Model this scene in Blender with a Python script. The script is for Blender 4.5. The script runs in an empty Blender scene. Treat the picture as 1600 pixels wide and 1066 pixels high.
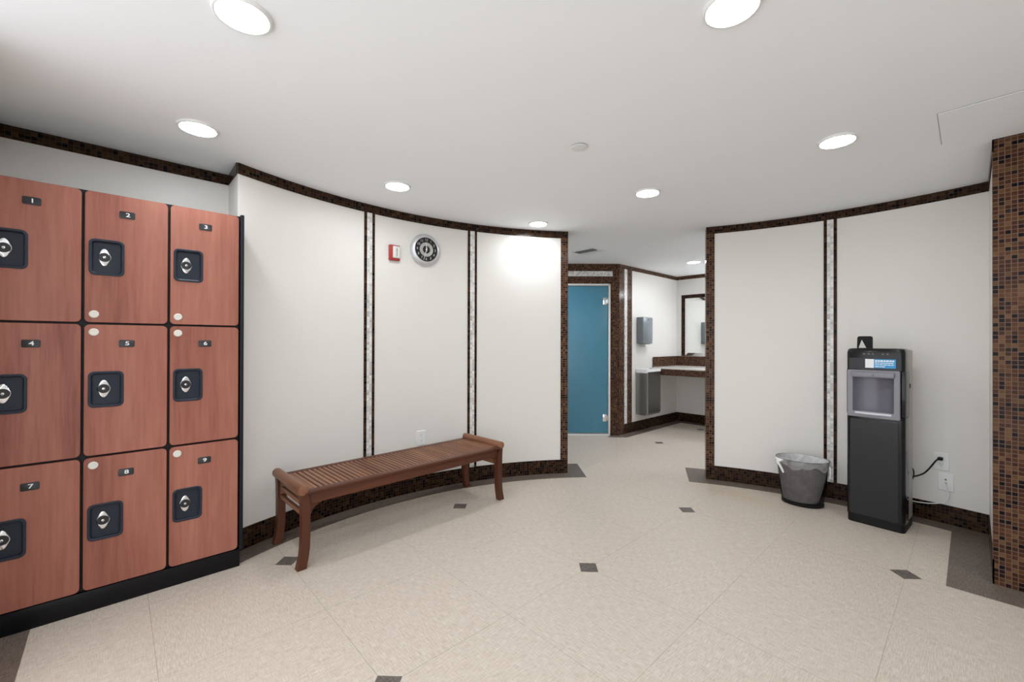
import bpy, bmesh, math, random
from mathutils import Matrix, Vector
PI = math.pi
R_ = math.radians
random.seed(7)
scene = bpy.context.scene
COL = scene.collection

# ------------------------------------------------------------------ layout (metres)
CH = 2.3405                      # ceiling height
CX, CY, RR = 1.579, 0.4885, 2.7196   # the curved partition
AL0, AL1 = 53.18, 112.6          # left part of the partition (degrees)
AR0, AR1 = -12.15, 25.8          # right part
WT = 0.16                        # partition thickness
PT = 0.0218                      # mosaic pitch
BH = 6 * PT                      # tiled baseboard height
TH = 3 * PT                      # tiled top band
LW = 3.27                        # plane of the wall behind the lockers
CAMZ = 1.263

# ------------------------------------------------------------------ materials
def new_mat(name):
    m = bpy.data.materials.new(name); m.use_nodes = True
    nt = m.node_tree
    for n in list(nt.nodes):
        if n.type not in ('OUTPUT_MATERIAL', 'BSDF_PRINCIPLED'): nt.nodes.remove(n)
    b = next(n for n in nt.nodes if n.type == 'BSDF_PRINCIPLED')
    return m, nt, b
def setp(b, **k):
    names = dict(color='Base Color', rough='Roughness', metal='Metallic', spec='Specular IOR Level', coat='Coat Weight',
                 coat_rough='Coat Roughness', trans='Transmission Weight', ior='IOR', alpha='Alpha', emit='Emission Color', estr='Emission Strength', sheen='Sheen Weight')
    for a, v in k.items():
        i = b.inputs[names[a]]
        i.default_value = (*v, 1) if isinstance(v, (tuple, list)) and len(v) == 3 else v
class NT:
    def __init__(s, nt): s.nt = nt
    def n(s, typ, **k):
        x = s.nt.nodes.new(typ)
        for a, v in k.items(): setattr(x, a, v)
        return x
    def link(s, a, b): s.nt.links.new(a, b)
    def val(s, sock, v):
        if hasattr(v, 'is_linked') or isinstance(v, bpy.types.NodeSocket): s.link(v, sock)
        else: sock.default_value = v
    def math(s, op, a, b=0.0, c=0.0, clamp=False):
        x = s.n('ShaderNodeMath', operation=op, use_clamp=clamp)
        s.val(x.inputs[0], a); s.val(x.inputs[1], b); s.val(x.inputs[2], c)
        return x.outputs[0]
    def vmath(s, op, a, b=None):
        x = s.n('ShaderNodeVectorMath', operation=op)
        s.val(x.inputs[0], a)
        if b is not None: s.val(x.inputs[1], b)
        return x
    def comb(s, x, y, z=0.0):
        c = s.n('ShaderNodeCombineXYZ')
        for i, v in enumerate((x, y, z)): s.val(c.inputs[i], v)
        return c.outputs[0]
    def sep(s, v):
        c = s.n('ShaderNodeSeparateXYZ'); s.link(v, c.inputs[0]); return c.outputs
    def mix(s, f, a, b, blend='MIX'):
        x = s.n('ShaderNodeMix', data_type='RGBA', blend_type=blend)
        s.val(x.inputs[0], f)
        for i, v in ((6, a), (7, b)):
            if isinstance(v, (tuple, list)): x.inputs[i].default_value = (*v, 1) if len(v) == 3 else v
            else: s.link(v, x.inputs[i])
        return x.outputs[2]
    def noise(s, vec, scale, detail=2.0, rough=.5, dist=0.0):
        x = s.n('ShaderNodeTexNoise')
        if vec is not None: s.link(vec, x.inputs['Vector'])
        x.inputs['Scale'].default_value = scale; x.inputs['Detail'].default_value = detail
        x.inputs['Roughness'].default_value = rough; x.inputs['Distortion'].default_value = dist
        return x.outputs
    def ramp(s, f, stops, interp='LINEAR'):
        x = s.n('ShaderNodeValToRGB'); x.color_ramp.interpolation = interp
        e = x.color_ramp.elements
        while len(e) < len(stops): e.new(0.5)
        for k, (p, c) in zip(e, stops):
            k.position = p; k.color = (*c, 1)
        s.link(f, x.inputs[0]); return x.outputs[0]
    def bump(s, h, dist, strength=1.0):
        x = s.n('ShaderNodeBump'); s.link(h, x.inputs['Height'])
        x.inputs['Distance'].default_value = dist; x.inputs['Strength'].default_value = strength
        return x.outputs[0]

MATS = {}
def plain(name, color, rough=.5, **k):
    m, nt, b = new_mat(name); setp(b, color=color, rough=rough, **k); MATS[name] = m; return m
def paint(name, color, rough, bump=.0006, scale=60, **k):
    m, nt, b = new_mat(name); t = NT(nt); setp(b, color=color, rough=rough, **k)
    tc = t.n('ShaderNodeTexCoord'); nz = t.noise(tc.outputs['Object'], scale, 3)
    t.link(t.bump(nz[0], bump), b.inputs['Normal']); MATS[name] = m; return m

paint('wall_paint', (.775, .748, .712), .40, .0005, 45, spec=.3)
paint('ceiling_paint', (.895, .91, .925), .85, .0004, 80, spec=.2)

def linen(name, base, dark, light, tile, seams=True, diamonds=False, amount=1.45, rough=.42):
    """woven-look vinyl flooring: fine streaks along both grid directions, alternating from tile to tile"""
    m, nt, b = new_mat(name); t = NT(nt)
    tc = t.n('ShaderNodeTexCoord'); P = tc.outputs['Object']; x, y, z = t.sep(P)
    GX, GY = 1.951, 1.463        # lattice origin
    ax = t.math('SUBTRACT', x, GX); ay = t.math('SUBTRACT', y, GY)
    tx = t.math('DIVIDE', ax, tile); ty = t.math('DIVIDE', ay, tile)
    par = t.math('MODULO', t.math('ABSOLUTE', t.math('ADD', t.math('FLOOR', tx), t.math('FLOOR', ty))), 2.0)
    s1 = t.noise(t.comb(t.math('MULTIPLY', x, 22), t.math('MULTIPLY', y, 330)), 1.0, 2, .6)[0]
    s2 = t.noise(t.comb(t.math('MULTIPLY', x, 330), t.math('MULTIPLY', y, 22)), 1.0, 2, .6)[0]
    a = t.math('ADD', t.math('MULTIPLY', s1, t.math('MULTIPLY_ADD', par, .3, .5)),
               t.math('MULTIPLY', s2, t.math('MULTIPLY_ADD', par, -.3, .8)))
    f = t.math('MULTIPLY_ADD', t.math('SUBTRACT', a, .65), 2.6 * amount, .5, clamp=True)
    c = t.ramp(f, [(0.0, dark), (.5, base), (1.0, light)])
    big = t.noise(P, 1.3, 3)[0]
    c = t.mix(t.math('MULTIPLY', big, .12), c, tuple(v * .86 for v in base))
    if seams:
        fx = t.math('FRACT', t.math('ADD', tx, 100)); fy = t.math('FRACT', t.math('ADD', ty, 100))
        dx = t.math('MINIMUM', fx, t.math('SUBTRACT', 1.0, fx)); dy = t.math('MINIMUM', fy, t.math('SUBTRACT', 1.0, fy))
        d = t.math('MULTIPLY', t.math('MINIMUM', dx, dy), tile)
        wv = t.noise(P, 3.0, 2)[0]
        sm = t.math('MULTIPLY', t.math('LESS_THAN', d, .0011), t.math('MULTIPLY_ADD', wv, 1.4, -.12, clamp=True))
        c = t.mix(t.math('MULTIPLY', sm, .85), c, (.20, .17, .14))
    if diamonds:
        L = tile * 2
        far = t.math('GREATER_THAN', x, 3.9)
        ox = t.math('MULTIPLY_ADD', far, tile + .04, 0.0)
        qx = t.math('FRACT', t.math('ADD', t.math('DIVIDE', t.math('SUBTRACT', ax, ox), L), 100.5))
        qy = t.math('FRACT', t.math('ADD', t.math('DIVIDE', ay, L), 100.5))
        e = t.math('ADD', t.math('ABSOLUTE', t.math('SUBTRACT', qx, .5)), t.math('ABSOLUTE', t.math('SUBTRACT', qy, .5)))
        dm = t.math('LESS_THAN', t.math('MULTIPLY', e, L), .067)
        s45 = t.ramp(f, [(0.0, (.07, .058, .05)), (.5, (.125, .105, .09)), (1.0, (.19, .165, .145))])
        c = t.mix(dm, c, s45)
    # yellowed stain in front of the far partition, beside the bin
    if diamonds:
        q = t.vmath('SUBTRACT', P, (3.78, 1.30, 0)).outputs[0]
        dd = t.vmath('LENGTH', t.vmath('MULTIPLY', q, (5.2, 1.9, 1)).outputs[0]).outputs['Value']
        nn = t.noise(P, 7.0, 3)[0]
        st = t.math('MULTIPLY', t.math('SUBTRACT', 1.0, t.math('MULTIPLY_ADD', nn, .8, t.math('SUBTRACT', dd, .4)), clamp=True), .32)
        c = t.mix(st, c, (.55, .40, .22))
    t.link(c, b.inputs['Base Color'])
    setp(b, rough=rough, spec=.35)
    t.link(t.bump(f, .0003, .5), b.inputs['Normal'])
    MATS[name] = m; return m
linen('floor_linen', (.585, .508, .430), (.49, .413, .342), (.67, .60, .520), .6096, True, True)
linen('floor_border', (.150, .118, .096), (.095, .072, .058), (.215, .175, .148), .6096, False, False)

def mosaic(name, stops, grout, streak=.5, rough=.14, tilt=.35, gw=.075, spec=.6):
    m, nt, b = new_mat(name); t = NT(nt)
    uv = t.n('ShaderNodeUVMap').outputs[0]
    s = t.vmath('SCALE', uv); s.inputs['Scale'].default_value = 1 / PT; s = s.outputs[0]
    cell = t.vmath('FLOOR', s).outputs[0]
    fx, fy, _ = t.sep(t.vmath('FRACTION', s).outputs[0])
    wn = t.n('ShaderNodeTexWhiteNoise', noise_dimensions='3D'); t.link(cell, wn.inputs['Vector'])
    r0 = wn.outputs['Value']; r1, r2, r3 = t.sep(wn.outputs['Color'])
    c = t.ramp(r0, stops, 'CONSTANT')
    # molten streaks inside each tile
    q = t.vmath('ADD', t.vmath('MULTIPLY', s, (1.3, 3.2, 1)).outputs[0], t.vmath('MULTIPLY', wn.outputs['Color'], (40, 40, 40)).outputs[0]).outputs[0]
    nz = t.noise(q, 1.0, 3, .6, .8)[0]
    k = t.math('MULTIPLY_ADD', nz, 1.9, .10)
    c2 = t.mix(streak, c, t.mix(1.0, c, t.comb(k, k, k), 'MULTIPLY'))
    gl = t.math('MULTIPLY', t.math('GREATER_THAN', nz, .66), streak * .5)
    c2 = t.mix(gl, c2, tuple(min(1, v * 1.35 + .02) for v in stops[-1][1]))
    dx = t.math('MINIMUM', fx, t.math('SUBTRACT', 1.0, fx)); dy = t.math('MINIMUM', fy, t.math('SUBTRACT', 1.0, fy))
    d = t.math('MINIMUM', dx, dy)
    g = t.math('LESS_THAN', d, gw)
    c3 = t.mix(g, c2, grout)
    t.link(c3, b.inputs['Base Color'])
    t.link(t.math('MULTIPLY_ADD', g, .6, rough), b.inputs['Roughness'])
    setp(b, spec=spec)
    h = t.math('ADD', t.math('MULTIPLY', t.math('SUBTRACT', fx, .5), t.math('MULTIPLY_ADD', r1, 2, -1.0)),
               t.math('MULTIPLY', t.math('SUBTRACT', fy, .5), t.math('MULTIPLY_ADD', r2, 2, -1.0)))
    h = t.math('ADD', t.math('MULTIPLY', h, tilt), t.math('MULTIPLY', t.math('MINIMUM', d, .12), 6.0))
    t.link(t.bump(h, .0012, .6), b.inputs['Normal'])
    MATS[name] = m; return m
BROWN = [(0, (.010, .007, .007)), (.14, (.030, .016, .012)), (.24, (.075, .030, .016)), (.40, (.110, .045, .020)),
         (.55, (.140, .062, .026)), (.70, (.090, .034, .018)), (.82, (.165, .082, .034)), (.93, (.21, .11, .05))]
mosaic('mosaic_brown', [(p, tuple(v * .60 for v in c)) for p, c in BROWN], (.150, .095, .075), spec=.09, tilt=.22)
mosaic('mosaic_brown_dark', [(p, tuple(v * .30 for v in c)) for p, c in BROWN], (.052, .036, .029), gw=.06, spec=.09, tilt=.2)
mosaic('mosaic_white', [(0, (.55, .54, .52)), (.3, (.68, .67, .65)), (.6, (.74, .73, .71)), (.88, (.42, .41, .40)), (.93, (.80, .79, .77))], (.62, .60, .58), .45, .3, .2, .05, .5)

def wood(name, base, dark, light, axis, scale=1.0, rough=.35, coat=.25, fine=1.0):
    m, nt, b = new_mat(name); t = NT(nt)
    tc = t.n('ShaderNodeTexCoord')
    oi = t.n('ShaderNodeObjectInfo')
    P = t.vmath('ADD', tc.outputs['Object'], t.vmath('MULTIPLY', t.comb(oi.outputs['Random'], oi.outputs['Random'], oi.outputs['Random']), (37, 23, 11)).outputs[0]).outputs[0]
    st = {'x': (1.2, 16, 16), 'y': (16, 1.2, 16), 'z': (16, 16, 1.2)}[axis]
    q = t.vmath('MULTIPLY', P, tuple(v * scale for v in st)).outputs[0]
    n1 = t.noise(q, .55, 4, .55, .6)[0]
    n2 = t.noise(t.vmath('MULTIPLY', P, tuple(v * scale * 9 if v > 5 else v * 4 for v in st)).outputs[0], 1.0, 2, .6)[0]
    f = t.math('ADD', t.math('MULTIPLY', n1, .72), t.math('MULTIPLY', n2, .28 * fine))
    c = t.ramp(f, [(.28, dark), (.48, base), (.72, light)])
    t.link(c, b.inputs['Base Color']); setp(b, rough=rough, coat=coat, coat_rough=.25, spec=.28)
    t.link(t.bump(n2, .0003, .4), b.inputs['Normal'])
    MATS[name] = m; return m
wood('cherry_laminate', (.305, .108, .075), (.165, .046, .034), (.42, .172, .120), 'z', .5, .36, .12)
wood('cherry_edge', (.16, .045, .028), (.12, .035, .02), (.2, .06, .035), 'z', .55, .45, .1)
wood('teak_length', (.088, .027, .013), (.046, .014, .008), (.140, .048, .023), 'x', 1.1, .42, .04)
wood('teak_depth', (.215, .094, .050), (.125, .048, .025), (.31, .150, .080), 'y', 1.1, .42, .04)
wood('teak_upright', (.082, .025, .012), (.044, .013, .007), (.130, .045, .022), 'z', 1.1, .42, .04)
plain('locker_black', (.010, .011, .014), .42, spec=.25)
plain('plinth_black', (.006, .006, .007), .28, spec=.2)
plain('pocket_plastic', (.017, .023, .037), .40, spec=.3)
plain('plate_black', (.012, .012, .015), .35)
plain('ink_white', (.85, .85, .85), .5)
plain('bumper_white', (.72, .68, .62), .4)
plain('chrome', (.85, .86, .88), .12, metal=1.0)
plain('brushed_steel', (.30, .30, .295), .34, metal=1.0)
plain('dispenser_grey', (.20, .225, .245), .38, metal=.15)
plain('white_plastic', (.82, .82, .81), .35)
plain('trim_white', (.80, .80, .79), .4)
plain('dark_slot', (.012, .012, .012), .7)
plain('vent_grey', (.16, .16, .16), .6)
plain('cooler_black', (.008, .008, .009), .14, spec=.32)
plain('cooler_panel', (.020, .020, .022), .25, spec=.3)
plain('cooler_grey', (.215, .21, .235), .36)
plain('cooler_niche', (.135, .13, .16), .30)
plain('cooler_side', (.42, .40, .37), .35, metal=.3)
plain('tray_light', (.62, .61, .66), .3)
plain('sticker_white', (.80, .80, .82), .4)
plain('sticker_blue', (.02, .30, .62), .4)
plain('icon_beige', (.16, .14, .12), .5)
plain('alarm_red', (.38, .035, .030), .4)
plain('alarm_lens', (.72, .72, .68), .18, spec=.6)
plain('rubber_black', (.007, .007, .007), .5, spec=.2)
plain('tube_white', (.80, .80, .80), .3)
plain('clock_black', (.008, .008, .009), .3)
plain('clock_silver', (.62, .61, .60), .28, metal=.85)
plain('clock_rim', (.66, .66, .68), .36, metal=.45)
plain('countertop', (.70, .66, .62), .2, spec=.5)
plain('mirror_glass', (.83, .85, .82), .015, metal=1.0)
plain('mirror_bevel', (.86, .88, .88), .06, metal=1.0)
plain('door_metal', (.78, .78, .76), .35, metal=.2)
plain('frosted_blue', (.072, .255, .370), .30, spec=.5, coat=.3, coat_rough=.25)
plain('paper_white', (.85, .85, .85), .8)
def emitter(name, color, s):
    m, nt, b = new_mat(name); setp(b, color=(.9, .9, .9), emit=color, estr=s); MATS[name] = m; return m
LAMP = 45.0
emitter('lamp_lens', (.92, .965, 1.0), LAMP)
emitter('lamp_lens_cool', (.88, .94, 1.0), LAMP * 1.95)
emitter('vanity_lens', (.92, .96, 1.0), 26.0)
def see_through(name, tint, body, f_body, rough, gloss=.1, noise=0.0):
    m, nt, b = new_mat(name); t = NT(nt)
    out = next(n for n in nt.nodes if n.type == 'OUTPUT_MATERIAL')
    setp(b, color=body, rough=rough)
    tr = t.n('ShaderNodeBsdfTransparent'); tr.inputs[0].default_value = (*tint, 1)
    mx = t.n('ShaderNodeMixShader')
    if noise:
        tc = t.n('ShaderNodeTexCoord'); nz = t.noise(tc.outputs['Object'], 11, 3, .6, 1.5)[0]
        t.link(t.math('MULTIPLY_ADD', t.math('SUBTRACT', nz, .5), noise * 2, f_body, clamp=True), mx.inputs[0])
        t.link(t.bump(nz, .012, .7), b.inputs['Normal'])
    else: mx.inputs[0].default_value = f_body
    t.link(tr.outputs[0], mx.inputs[1]); t.link(b.outputs[0], mx.inputs[2]); t.link(mx.outputs[0], out.inputs[0])
    MATS[name] = m; return m
see_through('smoke_plastic', (.80, .78, .78), (.012, .012, .013), .23, .12)
see_through('bag_film', (.95, .95, .95), (.86, .85, .85), .70, .35, noise=.45)
see_through('bag_fold', (.97, .97, .97), (.85, .85, .85), .20, .3, noise=.28)

# ------------------------------------------------------------------ mesh building
def rrect(w, h, r, n=5, cx=0, cz=0):
    """rounded rectangle as list of (x,z), counter-clockwise"""
    r = min(r, w / 2 - 1e-5, h / 2 - 1e-5); out = []
    for qx, qz, a0 in ((1, 1, 0), (-1, 1, 90), (-1, -1, 180), (1, -1, 270)):
        for k in range(n + 1):
            a = R_(a0 + 90 * k / n)
            out.append((cx + qx * (w / 2 - r) + r * math.cos(a), cz + qz * (h / 2 - r) + r * math.sin(a)))
    return out
def ellipse(a, b, n=32, cx=0, cz=0):
    return [(cx + a * math.cos(2 * PI * k / n), cz + b * math.sin(2 * PI * k / n)) for k in range(n)]

class MB:
    def __init__(s): s.v, s.f, s.m, s.uv, s.mi = [], [], [], {}, 0
    def mat(s, i): s.mi = i; return s
    def add(s, vs): b = len(s.v); s.v += [tuple(x) for x in vs]; return b
    def face(s, idx, uv=None):
        if uv: s.uv[len(s.f)] = uv
        s.f.append(tuple(idx)); s.m.append(s.mi)
    def box(s, x0, x1, y0, y1, z0, z1, bev=0.0, seg=2):
        bm = bmesh.new(); bmesh.ops.create_cube(bm, size=1)
        for v in bm.verts:
            v.co = Vector((x0 + (v.co.x + .5) * (x1 - x0), y0 + (v.co.y + .5) * (y1 - y0), z0 + (v.co.z + .5) * (z1 - z0)))
        if bev: bmesh.ops.bevel(bm, geom=list(bm.edges), offset=bev, segments=seg, profile=.5, affect='EDGES')
        s.merge(bm); return s
    def merge(s, bm):
        bm.verts.index_update(); b = s.add([v.co for v in bm.verts])
        for f in bm.faces: s.face([b + v.index for v in f.verts])
        bm.free()
    def loft(s, loops, cap0=True, cap1=True, closed=True):
        n = len(loops[0]); bs = [s.add(l) for l in loops]
        for a, b in zip(bs, bs[1:]):
            for k in range(n if closed else n - 1):
                j = (k + 1) % n; s.face((a + k, a + j, b + j, b + k))
        if cap0: s.face([bs[0] + k for k in reversed(range(n))])
        if cap1: s.face([bs[-1] + k for k in range(n)])
        return s
    def tube(s, pts, r, n=8, cap=True):
        pts = [Vector(p) for p in pts]; rs = r if isinstance(r, (list, tuple)) else [r] * len(pts)
        loops = []; ref = None
        for i, p in enumerate(pts):
            d = (pts[min(i + 1, len(pts) - 1)] - pts[max(i - 1, 0)]).normalized()
            if ref is None:
                ref = Vector((0, 0, 1)) if abs(d.z) < .9 else Vector((1, 0, 0))
            a = d.cross(ref).normalized(); c = a.cross(d).normalized(); ref = c
            loops.append([p + (a * math.cos(2 * PI * k / n) + c * math.sin(2 * PI * k / n)) * rs[i] for k in range(n)])
        return s.loft(loops, cap, cap)
    def lathe(s, prof, n=32, org=(0, 0, 0), axis='z', cap0=False, cap1=False):
        """prof = [(radius, height along axis)]"""
        ox, oy, oz = org
        def pt(r, h, a):
            x, y = r * math.cos(a), r * math.sin(a)
            return {'z': (ox + x, oy + y, oz + h), 'y': (ox + x, oy + h, oz + y), 'x': (ox + h, oy + x, oz + y)}[axis]
        return s.loft([[pt(r, h, 2 * PI * k / n) for k in range(n)] for r, h in prof], cap0, cap1)
    def prism(s, poly, a0, a1, axis='y', bev=0):
        """poly in the two other axes, extruded along axis"""
        def pt(p, a):
            return {'y': (p[0], a, p[1]), 'x': (a, p[0], p[1]), 'z': (p[0], p[1], a)}[axis]
        return s.loft([[pt(p, a0) for p in poly], [pt(p, a1) for p in poly]])
    def xform(s, M, start=0):
        for i in range(start, len(s.v)): s.v[i] = tuple(M @ Vector(s.v[i]))
        return s
    def build(s, name, mats, parent=None, smooth=35, recalc=True):
        me = bpy.data.meshes.new(name); me.from_pydata(s.v, [], s.f)
        for p, i in zip(me.polygons, s.m): p.material_index = i
        if s.uv:
            L = me.uv_layers.new(name='UVMap')
            for p in me.polygons:
                u = s.uv.get(p.index)
                if u:
                    for k, li in enumerate(p.loop_indices): L.data[li].uv = u[k]
        bm = bmesh.new(); bm.from_mesh(me)
        if recalc: bmesh.ops.recalc_face_normals(bm, faces=bm.faces)
        if smooth:
            for f in bm.faces: f.smooth = True
            for e in bm.edges:
                e.smooth = len(e.link_faces) == 2 and e.calc_face_angle(0) < R_(smooth)
        bm.to_mesh(me); bm.free()
        for m in (mats if isinstance(mats, (list, tuple)) else [mats]): me.materials.append(MATS[m])
        o = bpy.data.objects.new(name, me); COL.objects.link(o)
        if parent: o.parent = parent
        return o

def thing(name, label, cat, loc=(0, 0, 0), rz=0.0, group=None):
    o = bpy.data.objects.new(name, None); COL.objects.link(o); o.empty_display_size = .1
    o.location = loc; o.rotation_euler = (0, 0, R_(rz)); o['label'] = label; o['category'] = cat
    if group: o['group'] = group
    return o
def tag(o, label, cat, group=None):
    o['label'] = label; o['category'] = cat
    if group: o['group'] = group
    return o
def struct(o): o['kind'] = 'structure'; return o
def text_mesh(txt, size, depth=.0004):
    """(verts, faces) of a word standing in the xz plane facing -y, centred"""
    c = bpy.data.curves.new('t', 'FONT'); c.body = txt; c.size = size; c.extrude = depth
    c.align_x = 'CENTER'; c.align_y = 'CENTER'; c.offset = size * .012
    o = bpy.data.objects.new('t', c); COL.objects.link(o)
    bpy.context.view_layer.update()
    me = bpy.data.meshes.new_from_object(o.evaluated_get(bpy.context.evaluated_depsgraph_get()))
    vs = [(v.co.x, -v.co.z, v.co.y) for v in me.vertices]; fs = [tuple(p.vertices) for p in me.polygons]
    COL.objects.unlink(o); bpy.data.objects.remove(o); bpy.data.curves.remove(c); bpy.data.meshes.remove(me)
    return vs, fs
def put_text(mb, txt, size, loc, rot=0.0, depth=.0004):
    vs, fs = text_mesh(txt, size, depth)
    M = Matrix.Translation(loc) @ Matrix.Rotation(rot, 4, 'Y')
    b = mb.add([tuple(M @ Vector(v)) for v in vs])
    for f in fs: mb.face([b + i for i in f])

def arc(r, a0, a1, step=1.0):
    n = max(2, int(abs(a1 - a0) / step) + 1)
    return [(CX + r * math.cos(R_(a0 + (a1 - a0) * k / n)), CY + r * math.sin(R_(a0 + (a1 - a0) * k / n))) for k in range(n + 1)]
def skin(path, z0, z1, th, side, mb=None, u0=0.0, v0=None, uvscale=1.0, caps=True):
    """thin tiled facing along a plan path; it stands out by th on the given side (+1 = left of travel)"""
    mb = mb or MB(); n = len(path); out = []
    P = [Vector(p) for p in path]
    for i, p in enumerate(P):
        d = (P[min(i + 1, n - 1)] - P[max(i - 1, 0)]).normalized()
        nr = Vector((-d.y, d.x)) * side
        out.append(p + nr * th)
    L = [u0]
    for a, b in zip(P, P[1:]): L.append(L[-1] + (b - a).length)
    v0 = z0 if v0 is None else v0
    base = mb.add([(p.x, p.y, z0) for p in out] + [(p.x, p.y, z1) for p in out] + [(p.x, p.y, z0) for p in P] + [(p.x, p.y, z1) for p in P])
    q = lambda r, i: base + r * n + i
    for i in range(n - 1):
        mb.face((q(0, i), q(0, i + 1), q(1, i + 1), q(1, i)), [(L[i], v0), (L[i + 1], v0), (L[i + 1], v0 + z1 - z0), (L[i], v0 + z1 - z0)])
        mb.face((q(1, i), q(1, i + 1), q(3, i + 1), q(3, i)), [(L[i], .5 * PT)] * 4)
        mb.face((q(0, i), q(0, i + 1), q(2, i + 1), q(2, i)), [(L[i], .5 * PT)] * 4)
    for i in (0, n - 1):
        mb.face((q(0, i), q(1, i), q(3, i), q(2, i)), [(L[i] + .4 * PT, v0), (L[i] + .4 * PT, v0 + z1 - z0), (L[i] + .6 * PT, v0 + z1 - z0), (L[i] + .6 * PT, v0)])
    return mb
def wall_from_plan(name, poly, z0=0.0, z1=CH, mat='wall_paint'):
    return struct(MB().prism(poly, z0, z1, 'z').build(name, mat, smooth=20))
TT = .006                                            # tile thickness

# ------------------------------------------------------------------ the room shell
struct(MB().box(-1.2, 7.4, -2.4, 5.4, -.12, 0).build('floor', 'floor_linen', smooth=0))
struct(MB().box(-1.2, 7.4, -2.4, 5.4, CH, CH + .12).build('ceiling', 'ceiling_paint', smooth=0))
fa = arc(RR, AL1, AL0); fb = arc(RR + WT, AL0, 106.0)
wall_from_plan('wall_left', fa + fb + [(.72, LW), (.531, LW)])
fa = arc(RR, AR1, AR0); fb = arc(RR + WT, -8.0, AR1)
wall_from_plan('wall_right', fa + [(4.32, -.085)] + fb)
wall_from_plan('wall_lockers', [(-.6, LW), (.72, LW), (.72, LW + .15), (-.6, LW + .15)])
PX, PY = 5.03, LW                                    # corner where the tiled door wall meets the hall wall
wall_from_plan('wall_hall', [(PX, PY), (6.86, PY), (6.86, PY + .15), (PX + .06, PY + .15)])
wall_from_plan('wall_end', [(6.71, LW), (6.71, -.085), (6.86, -.085), (6.86, LW)])
wall_from_plan('wall_column', [(3.391, -.084), (3.391, -1.75), (6.9, -1.75), (6.9, -.084)])
wall_from_plan('wall_back', [(-.58, LW), (-.58, 2.3), (-.43, 2.3), (-.43, LW)])
wall_from_plan('wall_rear', [(-.58, -1.75), (-.58, -1.9), (6.9, -1.9), (6.9, -1.75)])
DX, DY = -.7324, .6809                               # along the door wall, from the corner to the left
def dw(t, o=0.0): return (PX + DX * t - DY * o, PY + DY * t + DX * o)   # t along, o out into the hall
HX, HY = dw(1.5)
wall_from_plan('wall_hall_left', [(HX, HY), (HX - .6809 * 1.62, HY - .7324 * 1.62), (HX - .6809 * 1.62 - .11, HY - .7324 * 1.62 + .10), (HX - .11, HY + .10)])
# door wall: tiled all over, with the door opening
D0, D1, DZ = .1217, .92, 2.065                       # opening (outer edges of the metal frame) along the wall, and its height
mb = MB()
for t0, t1, z0, z1 in ((0, D0, 0, CH), (D1, 1.5, 0, CH), (D0, D1, DZ, CH)):
    mb.loft([[(*dw(t0), z0), (*dw(t1), z0), (*dw(t1, -.14), z0), (*dw(t0, -.14), z0)], [(*dw(t0), z1), (*dw(t1), z1), (*dw(t1, -.14), z1), (*dw(t0, -.14), z1)]])
struct(mb.build('wall_door', 'wall_paint', smooth=0))
mb = MB()
W0, W1, WS = .087, .80, (2.169, 2.240)
for t0, t1, z0, z1 in ((0, D0, 0, CH), (D1, 1.5, 0, CH), (D0, D1, DZ, WS[0]), (D0, D1, WS[1], CH)):
    skin([dw(t1), dw(t0)], z0, z1, TT, -1, mb, u0=-t1)
struct(mb.build('trim_door_surround', 'mosaic_brown', smooth=0))
mb = MB(); skin([dw(D1), dw(D0)], WS[0], WS[1], TT, -1, mb); skin([dw(D0), dw(W0)], WS[0], WS[1], TT + .001, -1, mb)
struct(mb.build('trim_door_header', 'mosaic_white', smooth=0))
# a warm dark room closes the space behind the frosted door
wall_from_plan('wall_steam_room', [dw(1.05, -.30), dw(.0, -.30), dw(.0, -.42), dw(1.05, -.42)])

# door_1: frosted glass leaf in a slim metal frame
door = thing('door_1', 'x', 'door'); del door['label'], door['category']; struct(door)
door.location = (*dw(D0), 0); door.rotation_euler = (0, 0, math.atan2(-DY, -DX))   # local +x runs right along the wall
fw = .024; DWD = D1 - D0
mb = MB(); mb.box(-fw, 0, -.03, .04, 0, DZ, .002).box(-DWD, -DWD + fw, -.03, .04, 0, DZ, .002).box(-DWD, 0, -.03, .04, DZ - fw, DZ, .002)
mb.build('frame', 'door_metal', door)
MB().box(-DWD + fw, -fw, -.045, .05, 0, .022, .004).build('threshold', 'door_metal', door)
MB().box(-DWD + fw + .008, -fw - .007, -.006, .006, .036, DZ - fw - .006, .002).build('glass_panel', 'frosted_blue', door)
for z in (1.829, .239):
    mb = MB(); mb.box(-fw - .075, -fw - .022, -.018, .018, z - .05, z + .05, .004).box(-fw - .022, -fw + .002, -.02, .02, z - .032, z + .032, .004)
    mb.lathe([(.007, -.034), (.007, .034)], 12, (-fw - .014, -.022, z), 'z', True, True)
    mb.build('hinge', 'chrome', door)

# ------------------------------------------------------------------ tiled bands, baseboards and uprights
STRIPS_L = (135.6 - 42.908, 115.9 - 42.908); STRIP_R = 49.1 - 42.908
dpt = math.degrees(PT / RR)
endL = (AL0, AL0 + 3 * dpt); endR = (AR1 - 3 * dpt, AR1)
lpath = arc(RR, AL1, AL0, .8); rpath = arc(RR, AR1, AR0, .8)
struct(skin(lpath, CH - TH, CH, TT, -1).build('trim_band_left', 'mosaic_brown_dark', smooth=20))
struct(skin(lpath, 0, BH, TT, -1).build('baseboard_left', 'mosaic_brown_dark', smooth=20))
struct(skin(rpath, CH - TH, CH, TT, -1).build('trim_band_right', 'mosaic_brown_dark', smooth=20))
struct(skin(rpath, 0, BH, TT, -1).build('baseboard_right', 'mosaic_brown_dark', smooth=20))
struct(skin(arc(RR, endL[1], endL[0], .5), BH, CH - TH, TT, -1).build('trim_jamb_left', 'mosaic_brown', smooth=20))
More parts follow.
